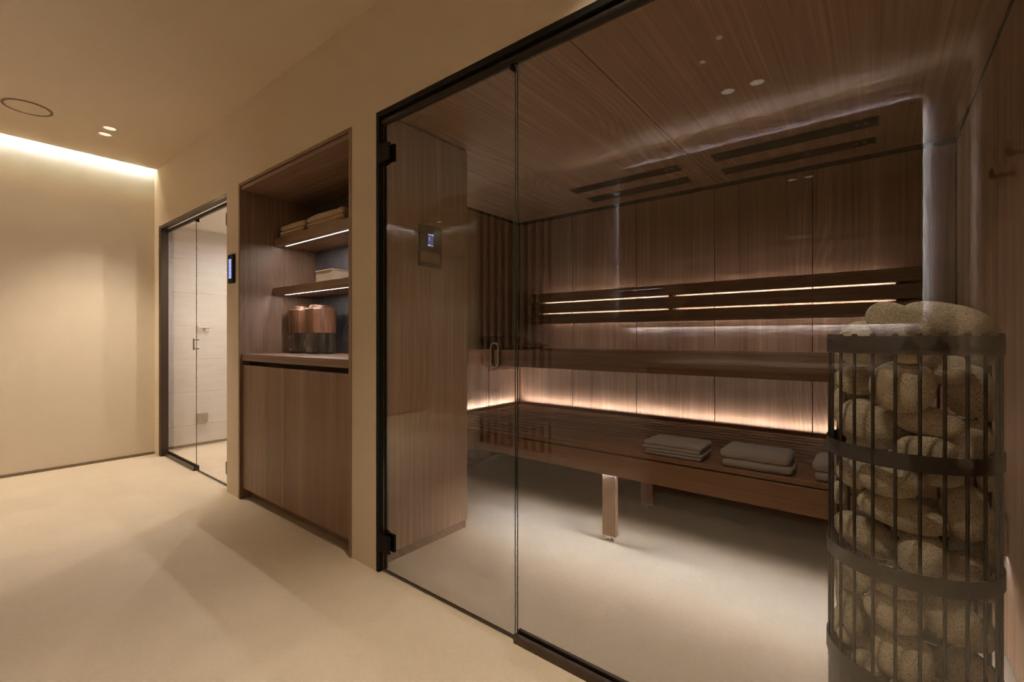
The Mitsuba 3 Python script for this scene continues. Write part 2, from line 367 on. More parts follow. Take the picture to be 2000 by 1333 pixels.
downlight(-4.315, -0.455, 'right one of the two round ceiling spots near the end wall', POWER['pair_left'])
downlight(-4.465, -0.455, 'left one of the two round ceiling spots near the end wall', POWER['pair_left'])
downlight(-0.49, -0.40, 'round ceiling spot in front of the sauna glass, right one of its pair', POWER['pair_glass'], 42, 20, weight=1.5)
downlight(-0.63, -0.40, 'round ceiling spot in front of the sauna glass, left one of its pair', POWER['pair_glass'], 42, 20, weight=1.5)
downlight(-0.55, -1.74, 'round ceiling spot over the washstand, right one of its pair', POWER['pair_mirror'], lens=1.5)
downlight(-0.71, -1.74, 'round ceiling spot over the washstand, left one of its pair', POWER['pair_mirror'], lens=1.5)
downlight(-4.45, -2.8, 'round ceiling spot by the opposite wall, far left of its pair', POWER['pair_left'] * 0.4, weight=0.5)
downlight(-4.61, -2.8, 'round ceiling spot by the opposite wall, near right of its pair', POWER['pair_left'] * 0.4, weight=0.5)

def speaker(x, y, label):
    key = thing('ceiling_speaker', label, 'speaker')
    part(key, 'gap_ring', ring((x, y, 0), 0.1055, 0.119, 2.5555, 2.561), 'm_ring')
    part(key, 'grille', lathe([(0, 2.557), (0.105, 2.557), (0.105, 2.561), (0, 2.561)], (x, y, 0), 64), 'm_paint')

speaker(-4.35, -0.86, 'round flush ceiling speaker with a dark ring, near the end wall')
speaker(-2.456, -0.90, 'round flush ceiling speaker in front of the cabinet, seen mirrored in the sauna door')
speaker(-0.59, -1.05, 'round flush ceiling speaker in front of the washstand mirror')

# ------------------------------------------------------------------ washstand side of the room (seen mirrored in the sauna glass)
key = thing('backlit_wall_panel', 'tall pale backlit wall panel behind the washstand', 'wall panel')
part(key, 'board', box(-2.28, 0.345, -2.175, -2.155, 0.0, 2.50, 0.002), 'm_vanity')
part(key, 'batten', box(-2.2, 0.25, -2.20, -2.175, 0.02, 2.44), 'm_dark')
led('led_strip', join(face((-2.2, -2.178, 2.446), (2.44, 0, 0), (0, -0.02, 0), (0, 0, 1)), face((0.256, -2.178, 0.2), (0, -0.02, 0), (0, 0, 2.24), (1, 0, 0))),
    NEUTRAL, POWER['panel'], 'light strip behind the edges of the washstand wall panel', weight=2.0)
key = thing('mirror', 'large rectangular backlit mirror over the washstand', 'mirror')
part(key, 'glass', box(-1.60, 0.20, -2.108, -2.103, 1.13, 2.378), 'm_mirror')
part(key, 'backing_frame', box(-1.575, 0.175, -2.155, -2.1085, 1.155, 2.353), 'm_dark')
led('led_strip', join(face((-1.57, -2.116, 2.3545), (1.74, 0, 0), (0, -0.03, 0), (0, 0, 1)), face((-1.57, -2.116, 1.1535), (1.74, 0, 0), (0, -0.03, 0), (0, 0, -1)),
                      face((0.1765, -2.116, 1.16), (0, 0, 1.19), (0, -0.03, 0), (1, 0, 0)), face((-1.5765, -2.116, 1.16), (0, 0, 1.19), (0, -0.03, 0), (-1, 0, 0))),
    NEUTRAL, POWER['mirror'], 'light strip behind the edges of the washstand mirror', weight=4.0)
key = thing('vanity', 'pale washstand with an open lower shelf under the backlit mirror', 'washstand')
part(key, 'counter', box(-1.16, 0.40, -2.155, -1.61, 0.862, 0.892, 0.002), 'm_vanity')
part(key, 'drawer', box(-1.15, -0.38, -2.155, -1.625, 0.62, 0.858, 0.002), 'm_cabinet_cross')
part(key, 'drawer', box(-0.376, 0.399, -2.155, -1.625, 0.62, 0.858, 0.002), 'm_cabinet_cross')
part(key, 'lower_shelf', box(-1.16, 0.40, -2.155, -1.62, 0.33, 0.36, 0.002), 'm_cabinet_cross')
part(key, 'side_panel', box(-1.18, -1.161, -2.155, -1.62, 0.0, 0.89, 0.002), 'm_cabinet_cross')
for i, x in enumerate((-0.24, -0.09, 0.06)):
    mm = cyl((x, -2.0, 0.435), (x, -1.66, 0.435), 0.072, 28)
    solid('rolled_towel', mm, 'm_towel_grey', ('left', 'middle', 'right')[i] + ' one of the three rolled grey towels on the washstand shelf', 'towel', 'rolled towels on the washstand shelf', smooth=40)
for x, lab in ((-1.178, 'wall tap left of the socket plate over the washstand'), (-0.33, 'wall tap at the right part of the washstand')):
    key = thing('wall_tap', 'dark round ' + lab, 'tap')
    part(key, 'rosette', cyl((x, -2.155, 1.02), (x, -2.145, 1.02), 0.036), 'm_bronze', 30)
    part(key, 'spout', cyl((x + 0.085, -2.155, 1.02), (x + 0.085, -1.97, 1.02), 0.014), 'm_bronze', 30)
    part(key, 'spout_rosette', cyl((x + 0.085, -2.155, 1.02), (x + 0.085, -2.145, 1.02), 0.036), 'm_bronze', 30)
    part(key, 'handle', cyl((x, -2.145, 1.02), (x, -2.10, 1.02), 0.016), 'm_bronze', 30)
for x, z0, z1, lab in ((-0.71, 0.945, 1.045, 'right wide dark double socket plate over the washstand'), (-1.45, 0.94, 1.04, 'left dark double socket plate over the washstand')):
    key = thing('socket_plate', lab, 'socket')
    part(key, 'plate', box(x - 0.075, x + 0.075, -2.155, -2.147, z0, z1, 0.002), 'm_bronze')
    for dx in (-0.037, 0.037):
        part(key, 'outlet', cyl((x + dx, -2.1475, 0.5 * (z0 + z1)), (x + dx, -2.144, 0.5 * (z0 + z1)), 0.021), 'm_black', 30)
for x, lab in ((0.13, 'left'), (0.245, 'right')):
    key = thing('soap_bottle', lab + ' dark soap bottle with a pale label on the washstand', 'bottle')
    part(key, 'body', lathe([(0, 0.892), (0.036, 0.892), (0.038, 0.90), (0.038, 1.0), (0.03, 1.02), (0.013, 1.03), (0.013, 1.04), (0, 1.04)], (x, -1.80, 0), 28), 'm_black', 40)
    part(key, 'label_band', lathe([(0.0384, 0.92), (0.0388, 0.92), (0.0388, 0.985), (0.0384, 0.985)], (x, -1.80, 0), 28), 'm_box', 40)
    part(key, 'pump', join(cyl((x, -1.80, 1.04), (x, -1.80, 1.075), 0.006), cyl((x - 0.008, -1.80, 1.078), (x + 0.03, -1.80, 1.075), 0.007)), 'm_black', 30)
key = thing('slat_screen', 'wooden slat screen beside the washstand, mirrored in the glass', 'screen')
part(key, 'backing', box(-3.2, -2.30, -2.20, -2.19, 0, 2.55), 'm_cabinet_wood')
for i in range(10):
    x = -3.16 + 0.092 * i
    part(key, 'slat', box(x - 0.022, x + 0.022, -2.19, -2.15, 0.005, 2.55, 0.002), 'm_vanity')
for y, lab in ((-0.90, 'dark coat hook on the side wall, nearer the sauna glass'), (-1.18, 'dark coat hook on the side wall, nearer the washstand')):
    key = thing('coat_hook', lab, 'hook')
    part(key, 'peg', box(0.335, 0.392, y - 0.008, y + 0.008, 1.645, 1.66, 0.002), 'm_black')
    part(key, 'tip', box(0.33, 0.342, y - 0.008, y + 0.008, 1.645, 1.685, 0.002), 'm_black')
    part(key, 'plate', box(0.392, 0.40, y - 0.018, y + 0.018, 1.63, 1.675, 0.002), 'm_black')

# ------------------------------------------------------------------ shower
struct('wall_shower_left', box(-5.32, -5.205, 0.0, 1.75, 0, 2.2), 'm_tile', 'pale tiled side wall of the shower behind its glass door', 'wall')
zs = [0.0, 0.205, 0.525, 0.845, 1.165, 1.485, 1.805, 2.108]
ys = [0.10, 0.98, 1.70]
zs[0] = 0.025
for z0, z1 in zip(zs[:-1], zs[1:]):
    for y0, y1 in zip(ys[:-1], ys[1:]):
        part('wall_shower_left', 'tile', box(-5.205, -5.19, y0 + 0.0006, y1 - 0.0006, z0 + 0.0006, z1 - 0.0006, 0.0005), 'm_tile')
struct('baseboard_shower', box(-5.205, -5.196, 0.1, 1.7, 0.0, 0.024), 'm_ring', 'thin dark line along the foot of the shower tiles', 'baseboard')
struct('wall_shower_back', box(-5.3, -3.36, 1.70, 1.8, 0, 2.2), 'm_tile', 'pale back wall of the shower', 'wall')
struct('wall_shower_right', box(-3.44, -3.36, 0.10, 1.75, 0, 2.2), 'm_tile', 'pale right side wall of the shower', 'wall')
struct('ceiling_shower', box(-5.3, -3.36, 0.10, 1.8, 2.108, 2.16), 'm_white', 'low pale ceiling of the shower', 'ceiling')
key = struct('trim_2', None, None, 'dark bronze frame around the shower glass', 'door frame')
part(key, 'side_profile', box(-4.995, -4.945, 0.0, 0.06, 0.0, 2.04, 0.002), 'm_bronze')
part(key, 'top_profile', box(-4.945, -3.464, 0.0, 0.035, 2.012, 2.04, 0.002), 'm_bronze')
part(key, 'seal_profile', box(-4.945, -3.464, 0.045, 0.06, 1.985, 2.012, 0.002), 'm_bronze')
key = struct('window_2', None, None, 'fixed left glass pane of the shower front', 'glass panel')
part(key, 'pane', quad((-4.945, 0.05, 0.03), (0.735, 0, 0), (0, 0, 1.97)), 'm_clear_glass')
part(key, 'pane_edge', box(-4.2115, -4.2095, 0.048, 0.052, 0.03, 1.985), 'm_glass_edge')
part(key, 'bottom_channel', join(box(-4.96, -4.21, 0.03, 0.036, 0.0, 0.034), box(-4.96, -4.21, 0.056, 0.07, 0.0, 0.036), box(-4.96, -4.21, 0.036, 0.056, 0.0, 0.02)), 'm_bronze')
key = struct('door_2', None, None, 'frameless glass shower door with a small vertical handle', 'glass door')
part(key, 'pane', quad((-4.203, 0.05, 0.012), (0.729, 0, 0), (0, 0, 1.965)), 'm_clear_glass')
part(key, 'door_sweep', box(-4.203, -3.47, 0.046, 0.054, 0.003, 0.012), 'm_bronze')
part(key, 'handle', join(cyl((-4.155, 0.015, 0.955), (-4.155, 0.015, 1.045), 0.006, 12), cyl((-4.155, 0.015, 0.965), (-4.155, 0.05, 0.965), 0.005, 10), cyl((-4.155, 0.015, 1.035), (-4.155, 0.05, 1.035), 0.005, 10)), 'm_brushed', 30)
part(key, 'stop', box(-4.185, -4.175, 0.035, 0.06, 1.965, 1.985), 'm_black')
for z in (0.135, 1.885):
    part(key, 'hinge', box(-3.585, -3.466, 0.035, 0.065, z - 0.045, z + 0.045, 0.003), 'm_bronze')
key = thing('wall_shelf', 'small white ledge on the shower tiles', 'shelf')
part(key, 'ledge', box(-5.19, -5.15, 0.352, 0.462, 1.148, 1.163, 0.002), 'm_white')
part(key, 'bracket', box(-5.19, -5.165, 0.355, 0.395, 1.12, 1.148, 0.002), 'm_white')
part(key, 'bracket', box(-5.19, -5.165, 0.42, 0.46, 1.12, 1.148, 0.002), 'm_white')
key = thing('steam_outlet', 'small square grey-brown steam outlet low on the shower tiles', 'outlet')
part(key, 'cover', box(-5.186, -5.155, 0.347, 0.437, 0.222, 0.312, 0.003), 'm_brushed')
part(key, 'base', box(-5.19, -5.186, 0.352, 0.432, 0.227, 0.307), 'm_bronze')
for x in (-3.957, -4.58):
    downlight(x, 0.747, ('right' if x > -4.2 else 'left') + ' one of the two shower ceiling spots behind the wall pier', POWER['shower'], 82, 60, z=2.108, color=NEUTRAL, r=0.04)

# ------------------------------------------------------------------ control panel beside the cabinet
key = thing('control_panel', 'small wall control with a lit blue screen between shower and cabinet', 'control panel')
part(key, 'housing', box(-3.405, -3.318, -0.016, 0.0, 1.415, 1.605, 0.003), 'm_black')
part(key, 'screen', quad((-3.388, -0.0165, 1.445), (0.045, 0, 0), (0, 0, 0.13)), 'm_black', emitter=glow((0.38, 0.46, 1.0), POWER['screen'], 0.05))
for i, z in enumerate((1.468, 1.492, 1.517, 1.540)):
    part(key, 'screen_line', box(-3.384, -3.347, -0.0172, -0.0168, z, z + 0.0014), 'm_ring')

# ------------------------------------------------------------------ cabinet in the niche
key = thing('cabinet', 'tall built-in walnut cabinet with open lit shelves above two doors', 'cabinet')
CL, CR = -3.262, -1.958
part(key, 'side_panel', box(CL, -3.24, -0.004, 0.53, 0.0, 2.057, 0.0015), 'm_cabinet_wood')
part(key, 'side_panel', box(-1.98, CR, -0.004, 0.53, 0.0, 2.057, 0.0015), 'm_cabinet_wood')
part(key, 'top_trim', box(CL + 0.02, CR - 0.02, -0.004, 0.53, 2.041, 2.057, 0.0015), 'm_cabinet_cross')
part(key, 'top_panel', box(-3.24, -1.98, 0.004, 0.53, 2.014, 2.037, 0.0015), 'm_cabinet_cross')
part(key, 'back_panel', box(-3.24, -1.98, 0.512, 0.53, 0.945, 2.014), 'm_slate', label='dark stone back panel')
part(key, 'shelf', box(-3.24, -1.98, 0.215, 0.512, 1.682, 1.732, 0.0015), 'm_cabinet_cross')
part(key, 'shelf', box(-3.24, -1.98, 0.205, 0.512, 1.346, 1.392, 0.0015), 'm_cabinet_cross')
part(key, 'counter', box(-3.24, -1.98, 0.008, 0.512, 0.902, 0.945, 0.0015), 'm_cabinet_cross')
part(key, 'recess', box(-3.24, -1.98, 0.06, 0.075, 0.85, 0.902), 'm_dark')
part(key, 'door', box(-3.238, -2.6575, 0.012, 0.032, 0.070, 0.875, 0.0015), 'm_cabinet_wood')
part(key, 'door', box(-2.6545, -1.982, 0.012, 0.032, 0.070, 0.875, 0.0015), 'm_cabinet_wood')
part(key, 'plinth', box(-3.24, -1.98, 0.074, 0.079, 0.0, 0.085), 'm_cabinet_cross')
part(key, 'carcass', box(-3.24, -1.98, 0.08, 0.512, 0.03, 0.88), 'm_dark')
led('led_strip', quad((-3.18, 0.262, 1.6815), (0, 0.012, 0), (1.19, 0, 0)), LEDC * 0.6 + 0.4, POWER['niche'], 'thin white light strip under the upper cabinet shelf', weight=2.0)
led('led_strip', quad((-3.18, 0.258, 1.3455), (0, 0.012, 0), (1.19, 0, 0)), LEDC * 0.6 + 0.4, POWER['niche'], 'thin white light strip under the lower cabinet shelf', weight=2.0)


def towel_mesh(w, d, h, seed, rough=1.0, top=False):
    """One folded towel, centred on its bottom: soft rolled edges all round; only the top one of a pile is wavy on its upper side."""
    m = trimesh.creation.box((2, 2, 2))
    for _ in range(5):
        m = m.subdivide()
    v = m.vertices.copy()
    half = np.array([w, d, h]) / 2
    r = h * 0.5
    p = v * half
    inner = half - np.array([r, r, r * 0.96])
    q = np.clip(p, -inner, inner)
    dlt = p - q
    ln = np.linalg.norm(dlt, axis=1, keepdims=True)
    p = np.where(ln > 1e-9, q + dlt / np.maximum(ln, 1e-9) * r, p)
    wave = meshkit.fbm(np.c_[p[:, 0] * 9.0, p[:, 1] * 9.0, p[:, 2] * 2.0] + seed * 7.3, 3) - 0.5
    edge = meshkit.fbm(np.c_[p[:, 0] * 14.0, p[:, 1] * 14.0, p[:, 2] * 20.0] + seed * 3.1 + 50, 2) - 0.5
    p[:, 0] += edge * 0.012 * rough * v[:, 0]
    p[:, 1] += edge * 0.010 * rough * v[:, 1]
    p[:, 2] += half[2]
    if top:
        p[:, 2] += wave * 0.014 * rough * (p[:, 2] / h) * (p[:, 2] > 0.3 * h)
        p[:, 2] *= 1 - 0.10 * np.maximum(np.abs(v[:, 0]), np.abs(v[:, 1])) ** 6
    else:
        p[:, 2] = np.clip(p[:, 2] + wave * 0.006, 0, h)
    n = m.vertex_normals
    fuzz = meshkit.noise(p * 420.0 + seed) - 0.5
    s = 0.0012 * fuzz[:, None] * v / np.linalg.norm(v, axis=1, keepdims=True)
    p = p + s * np.array([1, 1, 1.0 if top else 0.0])
    p[:, 2] = np.maximum(p[:, 2], 0.0)
    return trimesh.Trimesh(p, m.faces, process=False)


def towel(x0, x1, y0, y1, z, h, seed, m, label, group, dx=0.0, rot=0.0, rough=1.0, top=False):
    t = towel_mesh(x1 - x0, y1 - y0, h, seed, rough, top)
    t.apply_transform(trimesh.transformations.rotation_matrix(math.radians(rot), [0, 0, 1]))
    t.apply_translation(((x0 + x1) / 2 + dx, (y0 + y1) / 2, z + 0.0006))
    return solid('folded_towel', t, m, label, 'towel', group, smooth=True)


layer = ('bottom', 'middle', 'topmost')
for i, (h, s) in enumerate(((0.020, 1), (0.025, 2), (0.040, 3))):
    towel(-3.215, -2.875, 0.235, 0.49, (1.732, 1.7525, 1.7780)[i], h, s, 'm_towel_beige', f'{layer[i]} folded beige towel of the left pile on the upper cabinet shelf', 'beige towels on the cabinet shelf', 0.004 * (i - 1), top=i == 2)
for i, (h, s) in enumerate(((0.022, 4), (0.027, 5), (0.042, 6))):
    towel(-2.845, -2.42, 0.235, 0.49, (1.732, 1.7545, 1.782)[i], h, s, 'm_towel_beige', f'{layer[i]} folded beige towel of the right pile on the upper cabinet shelf', 'beige towels on the cabinet shelf', 0.005 * (1 - i), top=i == 2)
key = thing('storage_box', 'small beige lidded box on the lower cabinet shelf', 'box')
part(key, 'body', box(-2.852, -2.657, 0.302, 0.495, 1.3925, 1.476, 0.002), 'm_box')
part(key, 'lid', box(-2.855, -2.654, 0.299, 0.498, 1.4765, 1.484, 0.002), 'm_box')
for x, lab in ((-3.122, 'left glass jar with a tall wooden lid on the cabinet counter'), (-2.892, 'right glass jar with a tall wooden lid on the cabinet counter')):
    key = thing('jar', lab, 'jar')
    c = (x, 0.36, 0.9455)
    part(key, 'glass', lathe([(0, 0.001), (0.08, 0.001), (0.091, 0.008), (0.093, 0.03), (0.093, 0.136)], c, 56), 'm_clear_glass', 40)
    part(key, 'lid', lathe([(0, 0.137), (0.095, 0.137), (0.096, 0.140), (0.096, 0.292), (0.090, 0.301), (0.075, 0.303), (0.070, 0.318), (0.067, 0.321), (0, 0.321)], c, 56), 'm_jar_wood', 30)
    pts = [(x + 0.030, 0.36 - 0.092 - 0.004 - 0.03 * math.sin(w), 0.945 + 0.070 - 0.045 * math.cos(w)) for w in np.linspace(0, math.pi, 14)]
    part(key, 'handle', tube(pts, 0.006), 'm_clear_glass', True)
    part(key, 'base_ring', ring((x, 0.36, 0.945), 0.060, 0.086, 0.0015, 0.006, 48), 'm_glass_edge', 30)

# ------------------------------------------------------------------ sauna shell
WX0, WX1, WY, SC = -2.56, 0.33, 2.10, 2.10
struct('wall_sauna_back', box(-2.7, 0.45, WY + 0.016, WY + 0.12, 0, 2.3), 'm_dark', 'back wall of the sauna clad in tall walnut panels', 'wall')
edges = [WX0 + 0.002, -2.0, -1.435, -0.87, -0.305, WX1 - 0.002]
for a, b in zip(edges[:-1], edges[1:]):
    part('wall_sauna_back', 'panel', box(a + 0.002, b - 0.002, WY, WY + 0.016, 0.045, SC - 0.022, 0.001), 'm_wood')
struct('wall_sauna_left', box(-2.7, WX0 - 0.016, 0.60, WY + 0.1, 0, 2.3), 'm_dark', 'left wall of the sauna clad in walnut panels', 'wall')
for a, b in ((0.605, 1.12), (1.12, 1.672), (1.672, WY - 0.001)):
    part('wall_sauna_left', 'panel', box(WX0 - 0.016, WX0, a + 0.002, b - 0.002, 0.045, SC - 0.02, 0.001), 'm_wood')
struct('wall_sauna_right', box(WX1 + 0.016, 0.43, 0.10, WY + 0.1, 0, 2.3), 'm_dark', 'right wall of the sauna clad in walnut, behind the stone heater', 'wall')
part('wall_sauna_right', 'panel', box(WX1, WX1 + 0.016, 0.045, WY - 0.001, 0.02, SC - 0.02, 0.001), 'm_wood')
struct('wall_sauna_block', box(-3.24, -1.791, 0.535, 0.60, 0, 2.3), 'm_dark', 'walnut clad block beside the sauna door', 'wall')
part('wall_sauna_block', 'side_panel', box(-1.791, -1.775, 0.062, 0.60, 0.045, 2.078, 0.001), 'm_wood')
part('wall_sauna_block', 'jamb_panel', box(-1.80, -1.769, 0.0505, 0.0595, 0.0, 2.078, 0.0005), 'm_wood')
part('wall_sauna_block', 'core', box(-1.955, -1.793, 0.10, 0.535, 0.0, 2.1), 'm_dark')
part('wall_sauna_block', 'plinth', box(-1.793, -1.783, 0.075, 0.595, 0.0, 0.045), 'm_cabinet_cross')
part('wall_sauna_block', 'rear_panel', box(-2.55, -1.792, 0.60, 0.612, 0.045, 2.078, 0.001), 'm_wood')
struct('ceiling_sauna', box(-2.7, 0.43, 0.10, WY + 0.1, SC + 0.02, SC + 0.1), 'm_dark', 'walnut clad ceiling of the sauna with dark heater strips', 'ceiling')
for a, b, y0 in ((WX0, -2.0, 0.62), (-2.0, -0.845, 0.05), (-0.845, WX1, 0.05)):
    part('ceiling_sauna', 'panel', box(a + 0.002, b - 0.002, y0, WY - 0.02, SC, SC + 0.02, 0.001), 'm_ceiling_wood')
for x0, x1, y0, y1, lab in ((-1.70, -0.945, 1.559, 1.661, 'left front'), (-1.70, -0.962, 1.806, 1.926, 'left rear'), (-0.745, 0.011, 1.532, 1.649, 'right front'), (-0.757, 0.0, 1.806, 1.915, 'right rear')):
    key = thing('infrared_heater', f'{lab} one of the four long dark heater strips flush in the sauna ceiling', 'heater strip')
    part(key, 'housing', join(box(x0, x1, y0, y0 + 0.006, SC - 0.004, SC), box(x0, x1, y1 - 0.006, y1, SC - 0.004, SC), box(x0, x0 + 0.006, y0, y1, SC - 0.004, SC), box(x1 - 0.006, x1, y0, y1, SC - 0.004, SC)), 'm_bronze')
    part(key, 'emitter_plate', box(x0 + 0.006, x1 - 0.006, y0 + 0.006, y1 - 0.006, SC - 0.0015, SC), 'm_heater_strip')
    for dx in (0.05, 0.085):
        part(key, 'indicator', cyl((x1 - dx, (y0 + y1) / 2, SC - 0.003), (x1 - dx, (y0 + y1) / 2, SC - 0.0015), 0.008, 16), 'm_brushed', 30)
for i, (x, y) in enumerate(((-0.428, 0.465), (-0.516, 0.576))):
    downlight(x, y, ('nearer' if i == 0 else 'farther') + ' tiny star light in the walnut sauna ceiling', POWER['star'], 62, 48, z=SC, color=LEDC * 0.55 + 0.45, r=0.012, lens=0.15, weight=1.5)

# sauna front: frame, door, fixed pane
key = struct('trim_1', None, None, 'black metal frame along the top and left side of the sauna front', 'door frame')
part(key, 'side_profile', box(-1.762, -1.742, -0.002, 0.05, 0.0, 2.063, 0.0015), 'm_black')
part(key, 'top_profile', box(-1.742, 0.40, -0.002, 0.055, 2.038, 2.063, 0.0015), 'm_black')
rail = cyl((-1.735, 0.024, 2.021), (0.38, 0.024, 2.021), 0.017, 28)
part(key, 'header_rail', rail, 'm_rail', 30)
key = struct('door_1', None, None, 'frameless glass sauna door with black hinges and an oblong handle', 'glass door')
DX0, DX1 = -1.735, -0.982
part(key, 'pane', quad((DX0, GY, 0.012), (DX1 - DX0, 0, 0), (0, 0, 1.99)), 'm_glass')
part(key, 'pane_edge', join(box(DX1 - 0.0015, DX1, GY - 0.0022, GY + 0.0022, 0.012, 2.0), box(DX0, DX0 + 0.0015, GY - 0.0022, GY + 0.0022, 0.012, 2.0)), 'm_glass_edge')
part(key, 'door_sweep', box(DX0, DX1, GY - 0.004, GY + 0.004, 0.003, 0.012), 'm_bronze')
part(key, 'side_seal', box(-1.7405, -1.7375, GY - 0.003, GY + 0.006, 0.02, 2.0), 'm_clear_glass')
for z in (0.135, 1.875):
    h = part(key, 'hinge', join(box(-1.742, -1.722, -0.004, 0.046, z - 0.042, z + 0.042, 0.002), box(-1.724, -1.672, -0.002, 0.012, z - 0.038, z + 0.038, 0.002), box(-1.724, -1.672, 0.028, 0.042, z - 0.038, z + 0.038, 0.002)), 'm_black')
hx, hz, hw, hh = -1.072, 0.988, 0.019, 0.046
prof = [(hw * math.cos(w), (hh - hw) + hw * math.sin(w)) for w in np.linspace(0, math.pi, 13)] + [(hw * math.cos(w), -(hh - hw) + hw * math.sin(w)) for w in np.linspace(math.pi, 2 * math.pi, 13)]
outer = sg.Polygon(prof)
band = outer.difference(outer.buffer(-0.0035))
for y0, y1 in ((GY - 0.001, GY - 0.008), (GY + 0.009, GY + 0.001)):
    for nm, poly, lo, hi, mt in (('handle', band, y0, y1, 'm_bronze'), ('handle_rim', outer.buffer(0.0006).difference(outer.buffer(-0.0042)), min(y0, y1) - 0.0012 if y1 < GY else y0, min(y0, y1) if y1 < GY else y0 + 0.0012, 'm_brushed')):
        hm = trimesh.creation.extrude_polygon(poly, abs(hi - lo), engine='earcut')
        hm.apply_transform(np.array([[1, 0, 0, hx], [0, 0, -1, max(lo, hi)], [0, 1, 0, hz], [0, 0, 0, 1.0]]))
        part(key, nm, hm, mt, 30)
part(key, 'stop', box(-0.999, -0.989, GY - 0.01, GY + 0.015, 1.985, 2.004), 'm_black')
key = struct('window_1', None, None, 'large fixed glass pane of the sauna front, right of the door', 'glass panel')
part(key, 'pane', quad((-0.974, GY, 0.02), (1.30, 0, 0), (0, 0, 1.99)), 'm_glass')
part(key, 'pane_edge', box(-0.974, -0.9725, GY - 0.0025, GY + 0.0025, 0.02, 2.005), 'm_glass_edge')
part(key, 'bottom_channel', join(box(-0.976, 0.33, GY - 0.019, GY - 0.006, 0.0, 0.03), box(-0.976, 0.33, GY + 0.006, GY + 0.019, 0.0, 0.034), box(-0.976, 0.33, GY - 0.006, GY + 0.006, 0.0, 0.018)), 'm_bronze')

# control panel on the block
key = thing('sauna_control', 'black sauna control panel with a small lit screen on the walnut block', 'control panel')
px0 = -1.775
part(key, 'frame', join(box(px0, px0 + 0.012, 0.252, 0.258, 1.41, 1.615), box(px0, px0 + 0.012, 0.392, 0.398, 1.41, 1.615), box(px0, px0 + 0.012, 0.258, 0.392, 1.41, 1.430), box(px0, px0 + 0.012, 0.258, 0.392, 1.484, 1.615)), 'm_black')
part(key, 'wood_inlay', box(px0, px0 + 0.006, 0.258, 0.392, 1.430, 1.484), 'm_bench')
part(key, 'glass_front', box(px0 + 0.012, px0 + 0.014, 0.254, 0.396, 1.490, 1.613), 'm_panel_glass')
part(key, 'screen', quad((px0 + 0.0145, 0.302, 1.512), (0, 0.037, 0), (0, 0, 0.065)), 'm_black', emitter=glow((0.07, 0.075, 0.21), POWER['screen'], 0.05))
for y0, y1, z0, z1 in ((0.304, 0.336, 1.5685, 1.571), (0.332, 0.337, 1.566, 1.576), (0.310, 0.313, 1.540, 1.557), (0.303, 0.318, 1.514, 1.519), (0.324, 0.336, 1.513, 1.516)):
    part(key, 'screen_mark', quad((px0 + 0.0150, y0, z0), (0, y1 - y0, 0), (0, 0, z1 - z0)), 'm_white', emitter=glow((0.7, 0.75, 1.0), POWER['screen'], 0.02))

# ------------------------------------------------------------------ sauna benches
key = thing('lower_bench', 'low L-shaped sauna bench with a red-brown front and slatted deck', 'bench')
FY = 0.885
part(key, 'front_board', box(-1.990, WX1 - 0.003, FY, FY + 0.022, 0.354, 0.462, 0.0015), 'm_bench')
part(key, 'front_board', box(-2.016, -1.990, 0.616, FY + 0.026, 0.352, 0.462, 0.0015), 'm_bench')
y = FY + 0.03
k = 0
while y < WY - 0.10:
    y1 = min(y + 0.068, WY - 0.078)
    part(key, 'deck_slat', box(WX0 + 0.062, WX1 - 0.004, y, y1, 0.440, 0.464, 0.002), 'm_bench')
    y += 0.083
for yy in (0.616, 0.699, 0.782):
    part(key, 'deck_slat', box(WX0 + 0.062, -2.018, yy, yy + 0.068, 0.440, 0.464, 0.002), 'm_bench')
part(key, 'added_light_stop', box(WX0 + 0.062, WX1 - 0.004, FY + 0.03, WY - 0.077, 0.4385, 0.4395), 'm_dark')  # unseen sheet added to keep strip light from leaking up between slats
part(key, 'rear_board', box(WX0 + 0.046, WX1 - 0.004, WY - 0.075, WY - 0.058, 0.40, 0.480, 0.0015), 'm_bench')
part(key, 'left_board', box(WX0 + 0.046, WX0 + 0.060, 0.616, WY - 0.058, 0.40, 0.478, 0.0015), 'm_bench')
for x in (-2.4, -1.95, -1.4, -0.8, -0.2, 0.25):
    part(key, 'joist', box(x - 0.02, x + 0.02, FY + 0.028, WY - 0.078, 0.385, 0.438), 'm_bench')
part(key, 'strip_backing', box(-1.985, WX1 - 0.004, FY + 0.034, FY + 0.048, 0.3485, 0.385), 'm_bench')
part(key, 'seat_board', box(-1.628, WX1 - 0.005, FY + 0.008, 1.19, 0.466, 0.489, 0.002), 'm_bench')
for x0, y0 in ((-1.112, FY + 0.0315), (-1.13, 1.455)):
    lg = part(key, 'leg', box(x0, x0 + 0.074, y0, y0 + 0.030, 0.032, 0.384, 0.0015), 'm_wood')
    part(lg, 'foot', join(cyl((x0 + 0.037, y0 + 0.015, 0.0), (x0 + 0.037, y0 + 0.015, 0.008), 0.018, 24), cyl((x0 + 0.037, y0 + 0.015, 0.008), (x0 + 0.037, y0 + 0.015, 0.034), 0.006, 14)), 'm_steel', 30)
key = thing('upper_bench', 'high dark sauna bench along the back wall', 'bench')
part(key, 'front_board', box(WX0 + 0.003, WX1 - 0.003, 1.42, 1.446, 0.838, 0.962, 0.0015), 'm_bench')
y = 1.449
while y < WY - 0.03:
    part(key, 'deck_slat', box(WX0 + 0.003, WX1 - 0.004, y, min(y + 0.068, WY - 0.012), 0.938, 0.962, 0.002), 'm_bench')
    y += 0.083
part(key, 'added_light_stop', box(WX0 + 0.003, WX1 - 0.004, 1.447, WY - 0.012, 0.9372, 0.9378), 'm_dark')  # added likewise: blocks light from below that would streak the ceiling
